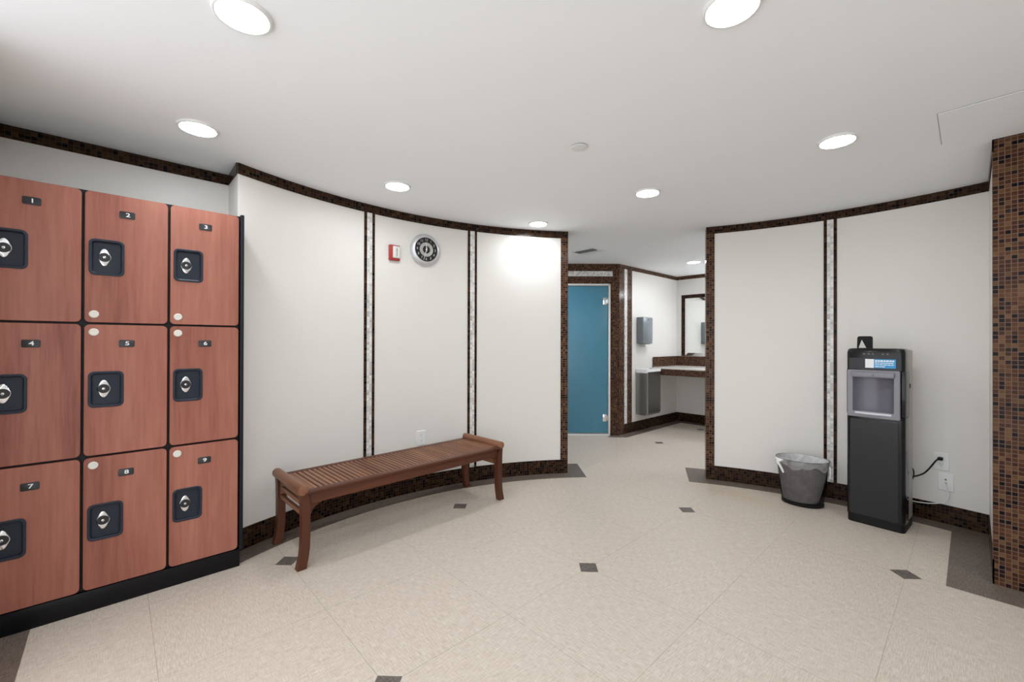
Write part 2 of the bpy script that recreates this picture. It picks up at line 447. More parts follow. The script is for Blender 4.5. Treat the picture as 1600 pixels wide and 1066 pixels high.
struct(skin(arc(RR, endR[1], endR[0], .5), BH, CH - TH, TT, -1).build('trim_jamb_right', 'mosaic_brown', smooth=20))
for k, a in enumerate((*STRIPS_L, STRIP_R)):
    mb = MB()
    skin(arc(RR, a + 2 * dpt, a + dpt, .2), BH, CH - TH, TT, -1, mb)
    skin(arc(RR, a - dpt, a - 2 * dpt, .2), BH, CH - TH, TT, -1, mb, u0=5 * PT)
    struct(mb.build('trim_strip_dark_%d' % (k + 1), 'mosaic_brown_dark', smooth=0))
    struct(skin(arc(RR, a + dpt, a - dpt, .2), BH, CH - TH, TT, -1).build('trim_strip_light_%d' % (k + 1), 'mosaic_white', smooth=0))
# partition ends (reveal of the opening)
mb = MB()
for a, sg in ((AL0, 1), (AR1, -1)):
    p = [(CX + r * math.cos(R_(a)), CY + r * math.sin(R_(a))) for r in (RR - TT, RR + WT)]
    skin(p, 0, CH, TT, -sg, mb)
struct(mb.build('trim_opening_reveals', 'mosaic_brown', smooth=0))
# band over the lockers and along the return
struct(skin([(-.43, LW), (.531, LW), (.531, 3.0)], CH - TH, CH, TT, -1).build('trim_band_lockers', 'mosaic_brown_dark', smooth=0))
# column at the right
struct(skin([(3.391, -.078), (3.391, -1.75)], 0, CH, TT, -1).build('trim_column_tiles', 'mosaic_brown', smooth=0))
mb = MB()
skin([(4.245, -.084), (3.385, -.084)], CH - TH, CH, TT, -1, mb); skin([(4.245, -.084), (3.385, -.084)], 0, BH, TT, -1, mb)
struct(mb.build('trim_column_side', 'mosaic_brown_dark', smooth=0))
# hall wall
mb = MB(); skin([(PX, PY), (PX + .129, PY)], 0, CH, TT, -1, mb)
skin([(PX + .200, PY), (PX + .3226, PY)], .138, CH - .055, TT, -1, mb)
skin([(PX + .129, PY), (6.71, PY)], CH - .055, CH, TT, -1, mb)
skin([(6.71, PY), (6.71, -.084)], CH - .055, CH, TT, -1, mb)
struct(mb.build('trim_hall_tiles', 'mosaic_brown', smooth=0))
struct(skin([(PX + .129, PY), (PX + .200, PY)], .138, CH - .055, TT, -1).build('trim_hall_strip', 'mosaic_white', smooth=0))
mb = MB(); skin([(PX + .129, PY), (6.71, PY)], 0, .138, TT, -1, mb); skin([(6.71, PY), (6.71, -.084)], 0, .138, TT, -1, mb)
struct(mb.build('baseboard_hall', 'mosaic_brown_dark', smooth=0))

# dark floor borders (thin vinyl laid flush)
def sheet(name, polys):
    mb = MB()
    for k, p in enumerate(polys): mb.prism(p, -.01, .0012 - .0002 * k, 'z')
    return struct(mb.build(name, 'floor_border', smooth=0))
BW = .145
sheet('trim_border_left', [arc(RR + .01, AL1 + .5, AL0 - 3.4) + arc(RR - BW, AL0 - 3.4, AL1 + 2.2), arc(RR + .305, AL0, AL0 - 3.4, .5) + arc(RR + .01, AL0 - 3.4, AL0, .5)])
sheet('trim_border_right', [arc(RR - BW, AR0 + 3.0, AR1 + 3.4) + arc(RR + .01, AR1 + 3.4, AR0 + 3.0), arc(RR + .32, AR1 + 3.4, AR1, .5) + arc(RR + .01, AR1, AR1 + 3.4, .5),
                             [(3.177, .0885), (4.125, .0885), (4.30, .0885), (4.30, -.084), (3.391, -.084), (3.177, -.084)][:2] + [(4.14, .0885), (4.26, .0885), (4.26, -.084), (3.177, -.084)],
                             [(3.177, -.084), (3.391, -.084), (3.391, -1.75), (3.177, -1.75)]])
sheet('trim_border_back', [[(-.43, 2.9), (-.43, -1.75), (-.269, -1.75), (-.269, 2.9)]])
sheet('trim_border_hall', [[(PX + .02, PY), (PX - .03, PY - .15), (6.71 - .15, PY - .15), (6.71, PY)], [(6.71, PY), (6.56, PY - .15), (6.56, 0), (6.71, 0)],
                           [dw(D0), dw(0), (PX - .03, PY - .15), dw(D0 + .05, .12)]])

# ------------------------------------------------------------------ lockers
LX0, LP = -.425, .312
ROWS = (1.3485, .7225, .0965)                        # bottom of each row
DW_, DH_, FY = .3025, .6170, 2.805
def arrange(i, r): return (LX0 + LP * i + LP / 2, FY, ROWS[r])
def door_mesh():
    mb = MB(); cz = .3125
    o = rrect(DW_, DH_, .02, 5, 0, cz); i = rrect(.112, .158, .018, 5, -.0755, cz + .001)
    e = rrect(DW_ - .003, DH_ - .003, .019, 5, 0, cz)
    L = lambda q, y: [(a, y, b) for a, b in q]
    mb.loft([L(i, .018), L(i, 0.0), L(e, 0.0)], False, False)
    mb.mat(1).loft([L(e, 0.0), L(o, .0015), L(o, .018), L(i, .018)], False, False)
    return mb
POCKX, POCKZ = -.0755, .3135
def pocket_mesh():
    mb = MB(); L = lambda w, h, r, y: [(a, y, b) for a, b in rrect(w, h, r, 6, POCKX, POCKZ)]
    mb.loft([L(.124, .170, .022, 0), L(.124, .170, .022, -.0035), L(.121, .167, .021, -.0048), L(.108, .154, .017, -.0048), L(.102, .148, .014, -.002), L(.098, .144, .012, .014), L(.094, .140, .010, .0155)], False, True)
    return mb
def lock_mesh():
    mb = MB(); cx, cz = POCKX - .0085, POCKZ + .002
    n = 40; pts = []
    for k in range(n):                               # plate: round middle running out to a blunt fin above and below
        a = 2 * PI * k / n; c, s_ = math.cos(a), math.sin(a)
        x = .0235 * c; z = .0235 * s_
        if abs(s_) > .55: z = math.copysign(.0235 * .55 + (abs(s_) - .55) / .45 * .028, s_); x = .0235 * c * (1 - .12 * (abs(s_) - .55) / .45)
        pts.append((x + cx, z + cz))
    sc = lambda k, y: [(cx + (a - cx) * k, y, cz + (b - cz) * k) for a, b in pts]
    mb.loft([sc(1, .0155), sc(1, .011), sc(.9, .0095)], False, True)
    mb.mat(1).lathe([(.0212, .0100), (.0212, .0072), (.0195, .0060)], 28, (cx, 0, cz), 'y', False, True)
    mb.mat(0).lathe([(.0052, .0062), (.0052, .0042), (.0040, .0038)], 16, (cx, 0, cz), 'y', False, True)
    mb.mat(1).box(cx - .0012, cx + .0012, .0033, .0042, cz - .003, cz + .002)
    return mb
LAB = {1: 'cherry wood locker numbered 1, at the top left of the bank', 2: 'cherry wood locker numbered 2, top row between lockers 1 and 3',
       3: 'cherry wood locker numbered 3, top row beside the white curved wall', 4: 'cherry wood locker numbered 4, middle row at the far left',
       5: 'cherry wood locker numbered 5, at the centre of the locker bank', 6: 'cherry wood locker numbered 6, middle row beside the white wall',
       7: 'cherry wood locker numbered 7, bottom row at the far left', 8: 'cherry wood locker numbered 8, bottom row between lockers 7 and 9',
       9: 'cherry wood locker numbered 9, bottom row next to the bench'}
shared = {}
for r in range(3):
    for i in range(3):
        num = r * 3 + i + 1
        t = thing('locker', LAB[num], 'locker', arrange(i, r), 0, 'numbered cherry lockers')
        def part(key, name, fn, mats, par):
            if key not in shared:
                o = fn().build(name, mats, par, 30); shared[key] = o.data; return o
            o = bpy.data.objects.new(name, shared[key]); COL.objects.link(o); o.parent = par; return o
        def body():
            hw, H = LP / 2 - .0002, .6257; mb = MB()
            mb.box(-hw, hw, .0205, .46, .0002, H)
            # dark edging strips seen in the gaps between doors
            return mb
        part('body', 'cabinet_box', body, 'locker_black', t)
        d = part('door', 'door', door_mesh, ['cherry_laminate', 'cherry_edge'], t)
        part('pocket', 'latch_pocket', pocket_mesh, 'pocket_plastic', d)
        part('lock', 'cam_lock', lock_mesh, ['chrome', 'plate_black'], d)
        mb = MB(); L = lambda w, h, y: [(a, y, b) for a, b in rrect(w, h, .006, 4, -.0035, .5305)]
        mb.loft([L(.057, .034, 0), L(.057, .034, -.0018), L(.055, .032, -.0026)], False, True)
        mb.mat(1); st = len(mb.v); put_text(mb, str(num), .026, (0, -.0029, .5305)); mb.xform(Matrix.Translation((-.0015, 0, 0)) @ Matrix.Diagonal((1.35, 1, 1, 1)), st)
        mb.build('number_plate', ['plate_black', 'ink_white'], d, 30)
        zk = .0425 if r == 0 else .584
        mb = MB().lathe([(.018, 0), (.018, -.004), (.0165, -.007), (.012, -.0085), (.0105, -.0078), (.004, -.0086), (.0001, -.0088)], 24, (-.1185, 0, zk), 'y', False, True)
        mb.build('door_bumper', 'bumper_white', d, 50)
pl = MB().box(LX0, .5165, FY, 3.26, 0.0002, .096, .002).build('locker_plinth', 'plinth_black'); tag(pl, 'glossy black plinth running under the bank of cherry lockers', 'plinth')
ep = MB().box(.5130, .5300, 2.795, 3.26, .0965, 1.978, .0015).build('locker_end_panel', 'locker_black'); tag(ep, 'tall thin black end panel between the lockers and the white wall', 'panel')

# ------------------------------------------------------------------ bench
bx, by, brot = 1.5095, 2.7725, 1.75
bench = thing('bench', 'slatted brown wooden bench with rolled ends standing along the curved wall', 'bench', (bx, by, 0), brot)
HL, HD = .737, .214                                  # half spacing of legs
def leg(sx, sy):
    # side profile (x along the bench, z up): foot flares outwards, top leans into the roll
    prof = [(0, .030, .0245), (.03, .022, .0235), (.07, .010, .0225), (.12, .002, .0225), (.18, 0, .0225), (.28, 0, .0225), (.36, .002, .0225), (.40, .010, .020), (.43, .018, .017)]
    # outward offset, half width
    loops = []
    for z, off, hw in prof:
        zz = max(z, .001); x0, x1 = sx * (HL + off * .7 - hw), sx * (HL + off * .7 + hw); hy = .0215
        loops.append([(x0, sy * HD - hy, zz), (x1, sy * HD - hy, zz), (x1, sy * HD + hy, zz), (x0, sy * HD + hy, zz)])
    return MB().loft(loops)
for sx in (-1, 1):
    for sy in (-1, 1): leg(sx, sy).build('leg', 'teak_upright', bench, 40)
for sy in (-1, 1):
    mb = MB(); y = sy * (HD - .002)
    mb.box(-HL + .018, HL - .018, y - .012, y + .012, .352, .412, .003)
    mb.box(-HL - .01, HL + .01, y - .024 - (.004 if sy < 0 else 0), y + .024, .412, .428, .004)
    mb.build('apron', 'teak_length', bench)
    for sx in (-1, 1):                                # curved corner bracket
        cx, cz, ra = sx * (HL - .022 - .072), .352 - .085, 1
        pts = [(sx * (HL - .022), .353), (sx * (HL - .022), cz)]
        for k in range(9):
            a = R_(90 * k / 8); pts.append((cx + sx * .064 * math.cos(a), cz + .078 * math.sin(a)))
        pts.append((cx, .353))
        if sx < 0: pts = pts[::-1]
        MB().prism(pts, y + sy * -.004 - .006, y + sy * -.004 + .006, 'y').build('bracket', 'teak_length', bench, 30)
mb = MB(); n = 44; x0, x1 = -HL + .055, HL - .055; p = (x1 - x0) / n
for k in range(n):
    mb.box(x0 + p * k + .0042, x0 + p * (k + 1) - .0042, -HD + .0225, HD - .0225, .4125, .4265, .0025, 1)
mb.build('seat_slats', 'teak_depth', bench)
mb = MB()
for k in range(3):
    y = (k - 1) * .13; mb.box(-HL + .02, HL - .02, y - .012, y + .012, .378, .412)
mb.build('seat_bearers', 'teak_length', bench)
for sx in (-1, 1):
    mb = MB(); mb.box(sx * HL - .028 - sx * .028, sx * HL + .028 - sx * .028, -HD + .023, HD - .023, .4125, .4275, .003)
    mb.build('end_board', 'teak_depth', bench)
    xc, zc = sx * (HL + .016), .438
    prof = [(.0001, -HD - .026), (.022, -HD - .026), (.0275, -HD - .022), (.0285, -HD - .015), (.0285, HD + .015), (.0275, HD + .022), (.022, HD + .026), (.0001, HD + .026)]
    MB().lathe(prof, 20, (xc, 0, zc), 'y', True, True).build('roll_end', 'teak_depth', bench, 40)
    for z in (.352, .295):
        MB().box(sx * HL - .011, sx * HL + .011, -HD + .021, HD - .021, z - .012, z + .012, .003).build('stretcher', 'teak_depth', bench)
    mb = MB(); mb.box(sx * HL - .011, sx * HL + .011, -HD + .021, HD - .021, .380, .412, .002)
    for sy in (-1, 1):
        pts = [(sy * (HD - .021), .381), (sy * (HD - .021), .381 - .07)]
        for k in range(7):
            a = R_(90 * k / 6); pts.append((sy * (HD - .021 - .055 + .05 * math.cos(a)), .381 - .07 + .062 * math.sin(a)))
        pts.append((sy * (HD - .076), .381))
        mb.prism(pts if sy > 0 else pts[::-1], sx * HL - .0095, sx * HL + .0095, 'x')
    mb.build('end_rail', 'teak_depth', bench, 30)

# ------------------------------------------------------------------ water dispenser
wd = thing('water_dispenser', 'tall black floor standing water cooler with a grey filling niche', 'water cooler', (3.831, .452, 0), -94.4)
W2, DEP, HT = .157, .305, 1.228
def plan(w, d, r, y0=0.0, n=5):                       # rounded plan outline, front at y0
    return [(a, b + y0 + d / 2) for a, b in rrect(w, d, r, n)]
mb = MB()
mb.loft([[(a, b, z) for a, b in plan(2 * W2 - i, .15, .028, i / 2)] for z, i in ((.055, 0), (.750, 0), (.752, .006), (.756, .006), (.758, 0), (.765, 0))], True, True)
mb.build('front_shell', 'cooler_black', wd, 30)
mb = MB(); q = lambda z, i: [(a, b, z) for a, b in plan(2 * W2 - .012 - i, DEP - .152, .012, .1505)]
mb.loft([q(.03, 0), q(1.212, 0), q(1.220, .012)])
mb.build('rear_casing', 'cooler_side', wd, 30)
MB().loft([[(a, b, z) for a, b in plan(2 * W2 - .006, DEP - .01, .03, .004)] for z in (.0005, .054)]).build('base', 'rubber_black', wd, 30)
MB().box(W2 - .0062, W2 - .004, .19, .22, .955, .985, .0005).build('side_clip', 'rubber_black', wd)
# lower door panel
mb = MB(); L = lambda w, h, r, y: [(a, y, b) for a, b in rrect(w, h, r, 5, -.005, .398)]
mb.loft([L(.262, .672, .012, .003), L(.262, .672, .012, -.002), L(.256, .666, .010, -.004)], False, True)
mb.build('front_panel', 'cooler_panel', wd, 30)
# upper frame around the niche: black stiles, top housing
mb = MB()
mb.loft([[(a, b, z) for a, b in plan(2 * W2 - i, .15, .028, i / 2)] for z, i in ((1.078, 0), (1.20, 0), (1.222, .010), (1.228, .026))], True, True)
mb.box(-W2, -W2 + .014, .012, .150, .765, 1.079, .004).box(W2 - .028, W2, .012, .150, .765, 1.079, .006).box(-W2 + .004, W2 - .006, .062, .0695, .765, 1.079)
mb.build('head_shell', 'cooler_black', wd, 30)
mb = MB(); mb.loft([[(a, y, b) for a, b in rrect(.272, .078, .006, 4, -.004, 1.122)] for y in (.003, -.002)], False, True)
mb.build('label_panel', 'cooler_panel', wd, 30)
for x, w in ((-.055, .016), (-.03, .014), (-.008, .010), (.045, .012), (.07, .010)):
    MB().loft([[(x + a, -.0002 - .001 * k, 1.19 + b) for a, b in ellipse(w / 2, .0048, 14)] for k in (0, 1)], False, True).build('control_button', 'icon_beige', wd, 30)
mb = MB()
mb.box(-.049, -.002, -.0032, -.0015, 1.094, 1.155).mat(1).box(-.002, .112, -.0032, -.0015, 1.094, 1.155).mat(0)
for z, x0, x1, h in ((1.143, .004, .104, .011), (1.129, .004, .100, .006), (1.117, .004, .108, .0055), (1.104, .004, .058, .006)):
    x = x0
    while x < x1 - .004:
        w = random.uniform(.008, .02); mb.box(x, min(x + w, x1), -.0036, -.0031, z - h / 2, z + h / 2); x += w + .003
mb.build('sticker', ['sticker_white', 'sticker_blue'], wd, 0)
# niche
mb = MB(); L = lambda w, h, r, y, cz: [(a, y, b) for a, b in rrect(w, h, r, 5, -.0075, cz)]
cz = .913
mb.loft([L(.284, .330, .010, .004, cz), L(.284, .330, .010, -.006, cz), L(.276, .322, .008, -.009, cz), L(.222, .258, .010, -.009, cz), L(.216, .252, .010, .004, cz)], False, False)
mb.build('niche_frame', 'cooler_grey', wd, 30)
mb = MB(); n = 16; w = .111; hb, ht = .785, 1.042      # concave back of the niche
prof = [(-.0075 - w + 2 * w * k / n, -.004 + .060 * math.sin(PI * k / n) ** .5) for k in range(n + 1)]
mb.loft([[(x, y, z) for x, y in prof] for z in (hb, ht)], False, False, closed=False)
mb.build('niche_back', 'cooler_niche', wd, 50)
MB().box(-.126, .109, -.026, .05, 1.026, 1.066, .009, 3).lathe([(.007, 0), (.007, -.006), (.005, -.010)], 14, (-.005, -.026, 1.046), 'y', True, True).build('spout_housing', 'cooler_grey', wd, 30)
mb = MB(); pts = [(-.118, .05), (-.118, -.006)] + [(-.118 + .221 * k / 10, -.006 - .016 * math.sin(PI * k / 10)) for k in range(1, 10)] + [(.103, -.006), (.103, .05)]
mb.prism(pts, .772, .786, 'z'); mb.build('drip_tray', 'tray_light', wd, 30)
# black plate with a triangular opening on top of the cooler
bp = thing('bracket_plate', 'small black plate with a triangular opening on top of the water cooler', 'bracket', tuple(wd.matrix_basis @ Vector((0, 0, 0))), -94.4)
mt = Matrix.Translation((3.831, .452, 0)) @ Matrix.Rotation(R_(-94.4), 4, 'Z')
bp.location = mt @ Vector((-.0625, .05, 1.2285))
mb = MB(); n = 6
outer = [(.044, 0), (.0445, .072)] + [(.0445 - .014 * (1 - math.cos(R_(90 * k / n))), .072 + .014 * math.sin(R_(90 * k / n))) for k in range(1, n + 1)]
outer += [(-.028 - .014 * math.sin(R_(90 * k / n)), .086 - .014 * (1 - math.cos(R_(90 * k / n)))) for k in range(0, n + 1)] + [(-.044, 0), (-.036, 0)]
outer += [(-.017, .062), (.010, 0)]
mb.prism(outer, -.002, .002, 'y'); mb.box(-.04, .044, -.012, .012, 0, .003, .001); pp = mb.build('plate', 'rubber_black', bp, 30)

# ------------------------------------------------------------------ waste bin and its bag
WB = (3.972, .905); WR = -79.0
wb = thing('waste_bin', 'oval smoky black plastic waste bin on the floor beside the water cooler', 'bin', (*WB, 0), WR)
def ring(a, b, z, n=48, wob=0.0, seed=0, dx=0, dy=0):
    out = []
    for k in range(n):
        t = 2 * PI * k / n
        w = 1 + wob * (math.sin(3 * t + seed) * .5 + math.sin(7 * t + seed * 2.3) * .3 + math.sin(13 * t + seed * 1.7) * .3)
        out.append((dx + a * w * math.cos(t), dy + b * w * math.sin(t), z))
    return out
BHT = .352
def prof_ab(z):
    f = z / BHT; return .137 + (.176 - .137) * f, .103 + (.136 - .103) * f
mb = MB(); zs = [.002, .006, .02, .06, .12, .18, .24, .30, BHT]
loops = []
for k, z in enumerate(zs):
    a, b = prof_ab(z); i = .008 if k == 0 else 0
    loops.append(ring(a - i, b - i, z))
for z in reversed(zs[2:]):
    a, b = prof_ab(z); loops.append(ring(a - .003, b - .003, z))
mb.loft(loops, True, True); mb.build('bin_shell', 'smoke_plastic', wb, 40)
mb = MB(); a, b = prof_ab(.02); mb.loft([ring(a - .001, b - .001, .003), ring(*[v + .0015 for v in prof_ab(.004)], .004), ring(*[v + .0015 for v in prof_ab(.022)], .022), ring(*[v - .004 for v in prof_ab(.022)], .022)], True, True)
mb.build('bin_foot', 'rubber_black', wb, 40)
a, b = prof_ab(BHT); rp = ring(a, b, BHT + .001, 48)
mb = MB(); mb.tube(rp + rp[:1], .0034, 8, False); mb.build('bin_rim', 'rubber_black', wb, 60)
bag = thing('bin_liner', 'clear white plastic bag lining the smoky waste bin with a knotted tail', 'bin bag', (*WB, 0), WR)
mb = MB(); loops = []
for k, z in enumerate((.03, .045, .08, .12, .17, .22, .27, .31, .345, .357)):
    a, b = prof_ab(z); sh = (1 - k / 9) * -.012
    wob = .018 if k < 8 else .004
    loops.append(ring((a - .009) * (.88 + .12 * min(1, k / 5)), (b - .010) * (.94 + .06 * min(1, k / 5)), z, 64, wob, k * .35, sh, 0))
mb.loft(loops, True, False); mb.build('bag_body', 'bag_film', bag, 60)
mb = MB(); loops = [ring(a - .006, b - .006, .3565, 64), ring(a + .001, b + .001, .3600, 64), ring(a + .0065, b + .0065, .355, 64, .004, 1), ring(a + .007, b + .007, .335, 64, .012, 2)]
lo = ring(a + .003, b + .003, .300, 64, .02, 2.5)
lo = [(x, y, z + .012 * math.sin(5 * 2 * PI * k / 64 + 1) + .008 * math.sin(11 * 2 * PI * k / 64)) for k, (x, y, z) in enumerate(lo)]
loops.append(lo); mb.loft(loops, False, False); mb.build('bag_cuff', 'bag_fold', bag, 60)
ang = R_(215); kx, ky = (a + .012) * math.cos(ang), (b + .012) * math.sin(ang)
mb = MB(); mb.tube([(kx * .98, ky * .98, .35), (kx, ky, .335), (kx * 1.02, ky * 1.03, .318), (kx * 1.0 + .012, ky * 1.06, .295), (kx + .026, ky * 1.05, .265), (kx + .034, ky * 1.03, .243)], [.012, .017, .011, .0085, .009, .006], 10)
mb.build('tail', 'white_plastic', bag, 60); mb = MB()
mb.tube([(kx - .02, ky * .97, .352), (kx + .01, ky * 1.04, .336), (kx + .045, ky * 1.03, .350)], [.008, .014, .007], 8)
mb.build('knot', 'white_plastic', bag, 60); mb = MB()
ang = R_(-20); mb.tube([((a + .008) * math.cos(ang), (b + .008) * math.sin(ang), .325), ((a + .012) * math.cos(ang), (b + .012) * math.sin(ang), .28), ((a + .008) * math.cos(ang), (b + .01) * math.sin(ang), .235)], [.005, .004, .003], 8)
mb.build('loose_strip', 'white_plastic', bag, 60)

# ------------------------------------------------------------------ things on the curved wall
def on_arc(a, z, off=0.0): return (CX + (RR - off) * math.cos(R_(a)), CY + (RR - off) * math.sin(R_(a)), z)
ck = thing('wall_clock', 'round silver wall clock with a black dial between the two left tile strips', 'clock', on_arc(82.52, 2.05, .004), 82.52 - 90)
mb = MB().lathe([(.120, 0), (.134, -.004), (.1355, -.012), (.132, -.020), (.119, -.034), (.106, -.042), (.103, -.042), (.1015, -.036)], 56, (0, 0, 0), 'y', True, False); mb.build('bezel', 'clock_rim', ck, 40)
mb = MB().lathe([(.1025, -.030), (.1025, -.036), (.0001, -.0362)], 56, (0, 0, 0), 'y', False, True)
mb.mat(1)
for h in range(12):
    an = 2 * PI * h / 12; put_text(mb, str(h if h else 12), .030, (.081 * math.sin(an), -.0368, .081 * math.cos(an)), an if False else 0)
mb.build('dial', ['clock_black', 'clock_silver'], ck, 40)
MB().lathe([(.0605, -.0362), (.0605, -.0385), (.057, -.0392), (.036, -.0392), (.033, -.0385), (.033, -.0362)], 48, (0, 0, 0), 'y').build('inner_ring', 'clock_silver', ck, 40)
mb = MB()
for an, l, w in ((R_(-4), .060, .0042), (R_(196), .094, .003), ):
    M = Matrix.Rotation(an, 4, 'Y'); st = len(mb.v)
    mb.prism([(-w, -.016), (w, -.016), (w * .5, l), (-w * .5, l)], -.0425, -.041, 'y'); mb.xform(M, st)
mb.lathe([(.007, -.0365), (.007, -.0445), (.004, -.046)], 16, (0, 0, 0), 'y', False, True)
mb.build('hands', 'ink_white', ck, 30)

al = thing('fire_alarm', 'red fire alarm strobe with a white lens left of the wall clock', 'fire alarm', on_arc(88.34, 1.99, .002), 88.34 - 90)
mb = MB(); mb.box(-.044, .044, -.026, .006, -.062, .062, .004); mb.build('housing', 'alarm_red', al, 30)
mb = MB(); mb.loft([[(.010 + a, y, .004 + b) for a, b in rrect(w, h, .006, 4)] for w, h, y in ((.060, .098, -.0255), (.058, .096, -.036), (.046, .084, -.042))], False, True); mb.build('strobe_lens', 'alarm_lens', al, 30)
MB().box(.002, .014, -.0445, -.0415, -.03, .036, .001).build('flash_tube', 'chrome', al, 0)

def outlet(a, z, label, kind):
    o = thing('wall_outlet', label, 'outlet', on_arc(a, z, .0015), a - 90, 'wall outlets')
    mb = MB(); L = lambda w, h, y: [(p, y, q) for p, q in rrect(w, h, .006, 4)]
    mb.loft([L(.082, .122, .004), L(.082, .122, -.003), L(.076, .116, -.006)], False, True); mb.build('cover_plate', 'white_plastic', o, 30)
    if kind == 'duplex':
        for zz in (.024, -.024):
            mb = MB(); mb.loft([[(p, y, zz + q) for p, q in rrect(.036, .030, .010, 4)] for y in (-.005, -.0078)], False, True)
            mb.mat(1)
            for x, h in ((-.007, .0085), (.007, .007)): mb.box(x - .0011, x + .0011, -.0082, -.0076, zz + .001, zz + .001 + h)
            mb.lathe([(.0024, -.0076), (.0024, -.0082)], 10, (0, 0, zz - .007), 'y', False, True)
            mb.build('socket', ['white_plastic', 'dark_slot'], o, 30)
    else:
        mb = MB()
        for zz in (.018, -.008): mb.loft([[(p, y, zz + q) for p, q in rrect(.011, .011, .003, 3)] for y in (-.0055, -.0072)], False, True)
        mb.build('jack', 'vent_grey', o, 30)
    return o
outlet(83.05, .449, 'white wall outlet low on the curved wall behind the bench', 'duplex')
outlet(-7.34, .431, 'upper white outlet right of the water cooler with a black plug in it', 'duplex')
outlet(-7.81, .291, 'lower white jack plate right of the water cooler with a white cable', 'jack')

def smooth_path(pts, n=6):
    pts = [Vector(p) for p in pts]; out = []
    for i in range(len(pts) - 1):
        p0, p1, p2, p3 = pts[max(i - 1, 0)], pts[i], pts[i + 1], pts[min(i + 2, len(pts) - 1)]
        for k in range(n):
            t = k / n
            out.append(.5 * ((2 * p1) + (-p0 + p2) * t + (2 * p0 - 5 * p1 + 4 * p2 - p3) * t * t + (-p0 + 3 * p1 - 3 * p2 + p3) * t ** 3))
    return out + [pts[-1]]
pc = thing('power_cord', 'black power cord looping from the upper outlet to the water cooler', 'cord', on_arc(-7.34, .455, .02), 0)
base = Vector(pc.location)
rel = lambda lst: [Vector(on_arc(*q)) - base for q in lst]
MB().tube(smooth_path(rel([(-7.34, .455, .035), (-7.2, .452, .052), (-6.94, .440, .06), (-6.15, .372, .075), (-5.54, .336, .085), (-4.53, .309, .09), (-4.01, .319, .10), (-3.4, .345, .12), (-2.8, .37, .135)])), .0050, 8).build('cable', 'rubber_black', pc, 60)
mb = MB(); mb.box(-.013, .013, -.034, -.0, -.010, .010, .004); mb.xform(Matrix.Rotation(R_(-7.34 - 90), 4, 'Z')); mb.build('plug', 'rubber_black', pc, 30)
MB().tube(smooth_path(rel([(-4.30, .372, .085), (-4.55, .345, .083), (-4.52, .306, .082), (-4.33, .282, .082)])), .0042, 6).build('cable_tie', 'rubber_black', pc, 60)
wc = thing('white_cable', 'thin white cable drooping from the lower outlet to behind the water cooler', 'cable', on_arc(-7.81, .283, .01), 0)
base = Vector(wc.location)
MB().tube(smooth_path(rel([(-7.81, .283, .009), (-7.83, .280, .03), (-8.05, .25, .045), (-8.24, .212, .05), (-8.07, .176, .05), (-7.52, .151, .05), (-6.09, .131, .06), (-4.25, .126, .07), (-3.2, .15, .10), (-2.5, .18, .14)])), .0034, 8).build('cable', 'tube_white', wc, 60)

# ------------------------------------------------------------------ ceiling things
LAMPS = [((.301, 1.628), 'round recessed ceiling light cut by the top edge on the left', 0), ((1.439, .519), 'round recessed ceiling light cut by the top edge on the right', 0),
         ((.299, 2.646), 'round recessed ceiling light in front of the lockers', 0), ((2.797, .48), 'round recessed ceiling light nearest the water cooler and tiled column', 0),
         ((1.414, 2.682), 'round recessed ceiling light above the left half of the bench', 0), ((2.782, 1.572), 'round recessed ceiling light before the opening, right of the smoke detector', 0),
         ((2.789, 2.657), 'small round ceiling light close to the left end of the curved wall', 0), ((5.603, 2.496), 'distant round ceiling light in the hall over the vanity counter', 1),
         ((3.72, 3.50), 'unseen ceiling light added to brighten the hall before the blue frosted door', 1), ((.30, .50), 'added fill light on the ceiling, unseen behind the camera, left', 0), ((1.44, -.85), 'added fill light on the ceiling, unseen behind the camera, middle', 0), ((2.79, -.85), 'added fill light on the ceiling, unseen behind the camera, right', 0),  # out-of-view lamps, added to brighten the hall and the room
         ((4.75, 1.15), 'unseen ceiling light added to brighten the hall behind the right curved wall', 1)]  # hidden lamp, added for more light in the hall
for k, ((x, y), lab, cool) in enumerate(LAMPS):
    t = thing('ceiling_light', lab, 'ceiling light', (x, y, CH), 0, 'recessed ceiling lights')
    MB().lathe([(.088, 0), (.088, -.004), (.085, -.010), (.081, -.0125), (.077, -.0115), (.072, -.0004)], 40, (0, 0, 0), 'z').build('trim_ring', 'trim_white', t, 50)
    MB().lathe([(.0722, -.0006), (.060, -.0012), (.03, -.0018), (.0001, -.002)], 40, (0, 0, 0), 'z', False, True).build('lens', 'lamp_lens_cool' if cool else 'lamp_lens', t, 50)
t = thing('smoke_detector', 'small flat round white cover plate in the middle of the ceiling', 'detector', (1.859, 1.462, CH))
MB().lathe([(.030, 0), (.030, -.006)], 32, (0, 0, 0), 'z').build('neck', 'vent_grey', t, 40)
MB().lathe([(.044, -.005), (.0455, -.007), (.044, -.0095), (.0001, -.0105)], 40, (0, 0, 0), 'z', False, True).build('cover', 'trim_white', t, 40)
t = thing('air_vent', 'white ceiling air vent with dark slots just past the opening', 'vent', (4.06, 3.055, CH), 0)
mb = MB(); x0, x1, y0, y1, fr = -.115, .115, -.15, .15, .018
for b in ((x0, x0 + fr, y0, y1), (x1 - fr, x1, y0, y1), (x0, x1, y0, y0 + fr), (x0, x1, y1 - fr, y1)): mb.box(*b, -.008, -.0002, .002)
mb.build('vent_frame', 'trim_white', t, 30)
MB().box(x0 + .01, .0, y0 + .01, y1 - .01, -.002, -.0004).build('duct_opening', 'dark_slot', t, 0)
MB().box(.0, x1 - .01, y0 + .01, y1 - .01, -.007, -.0004).build('blank_panel', 'trim_white', t, 0)
mb = MB()
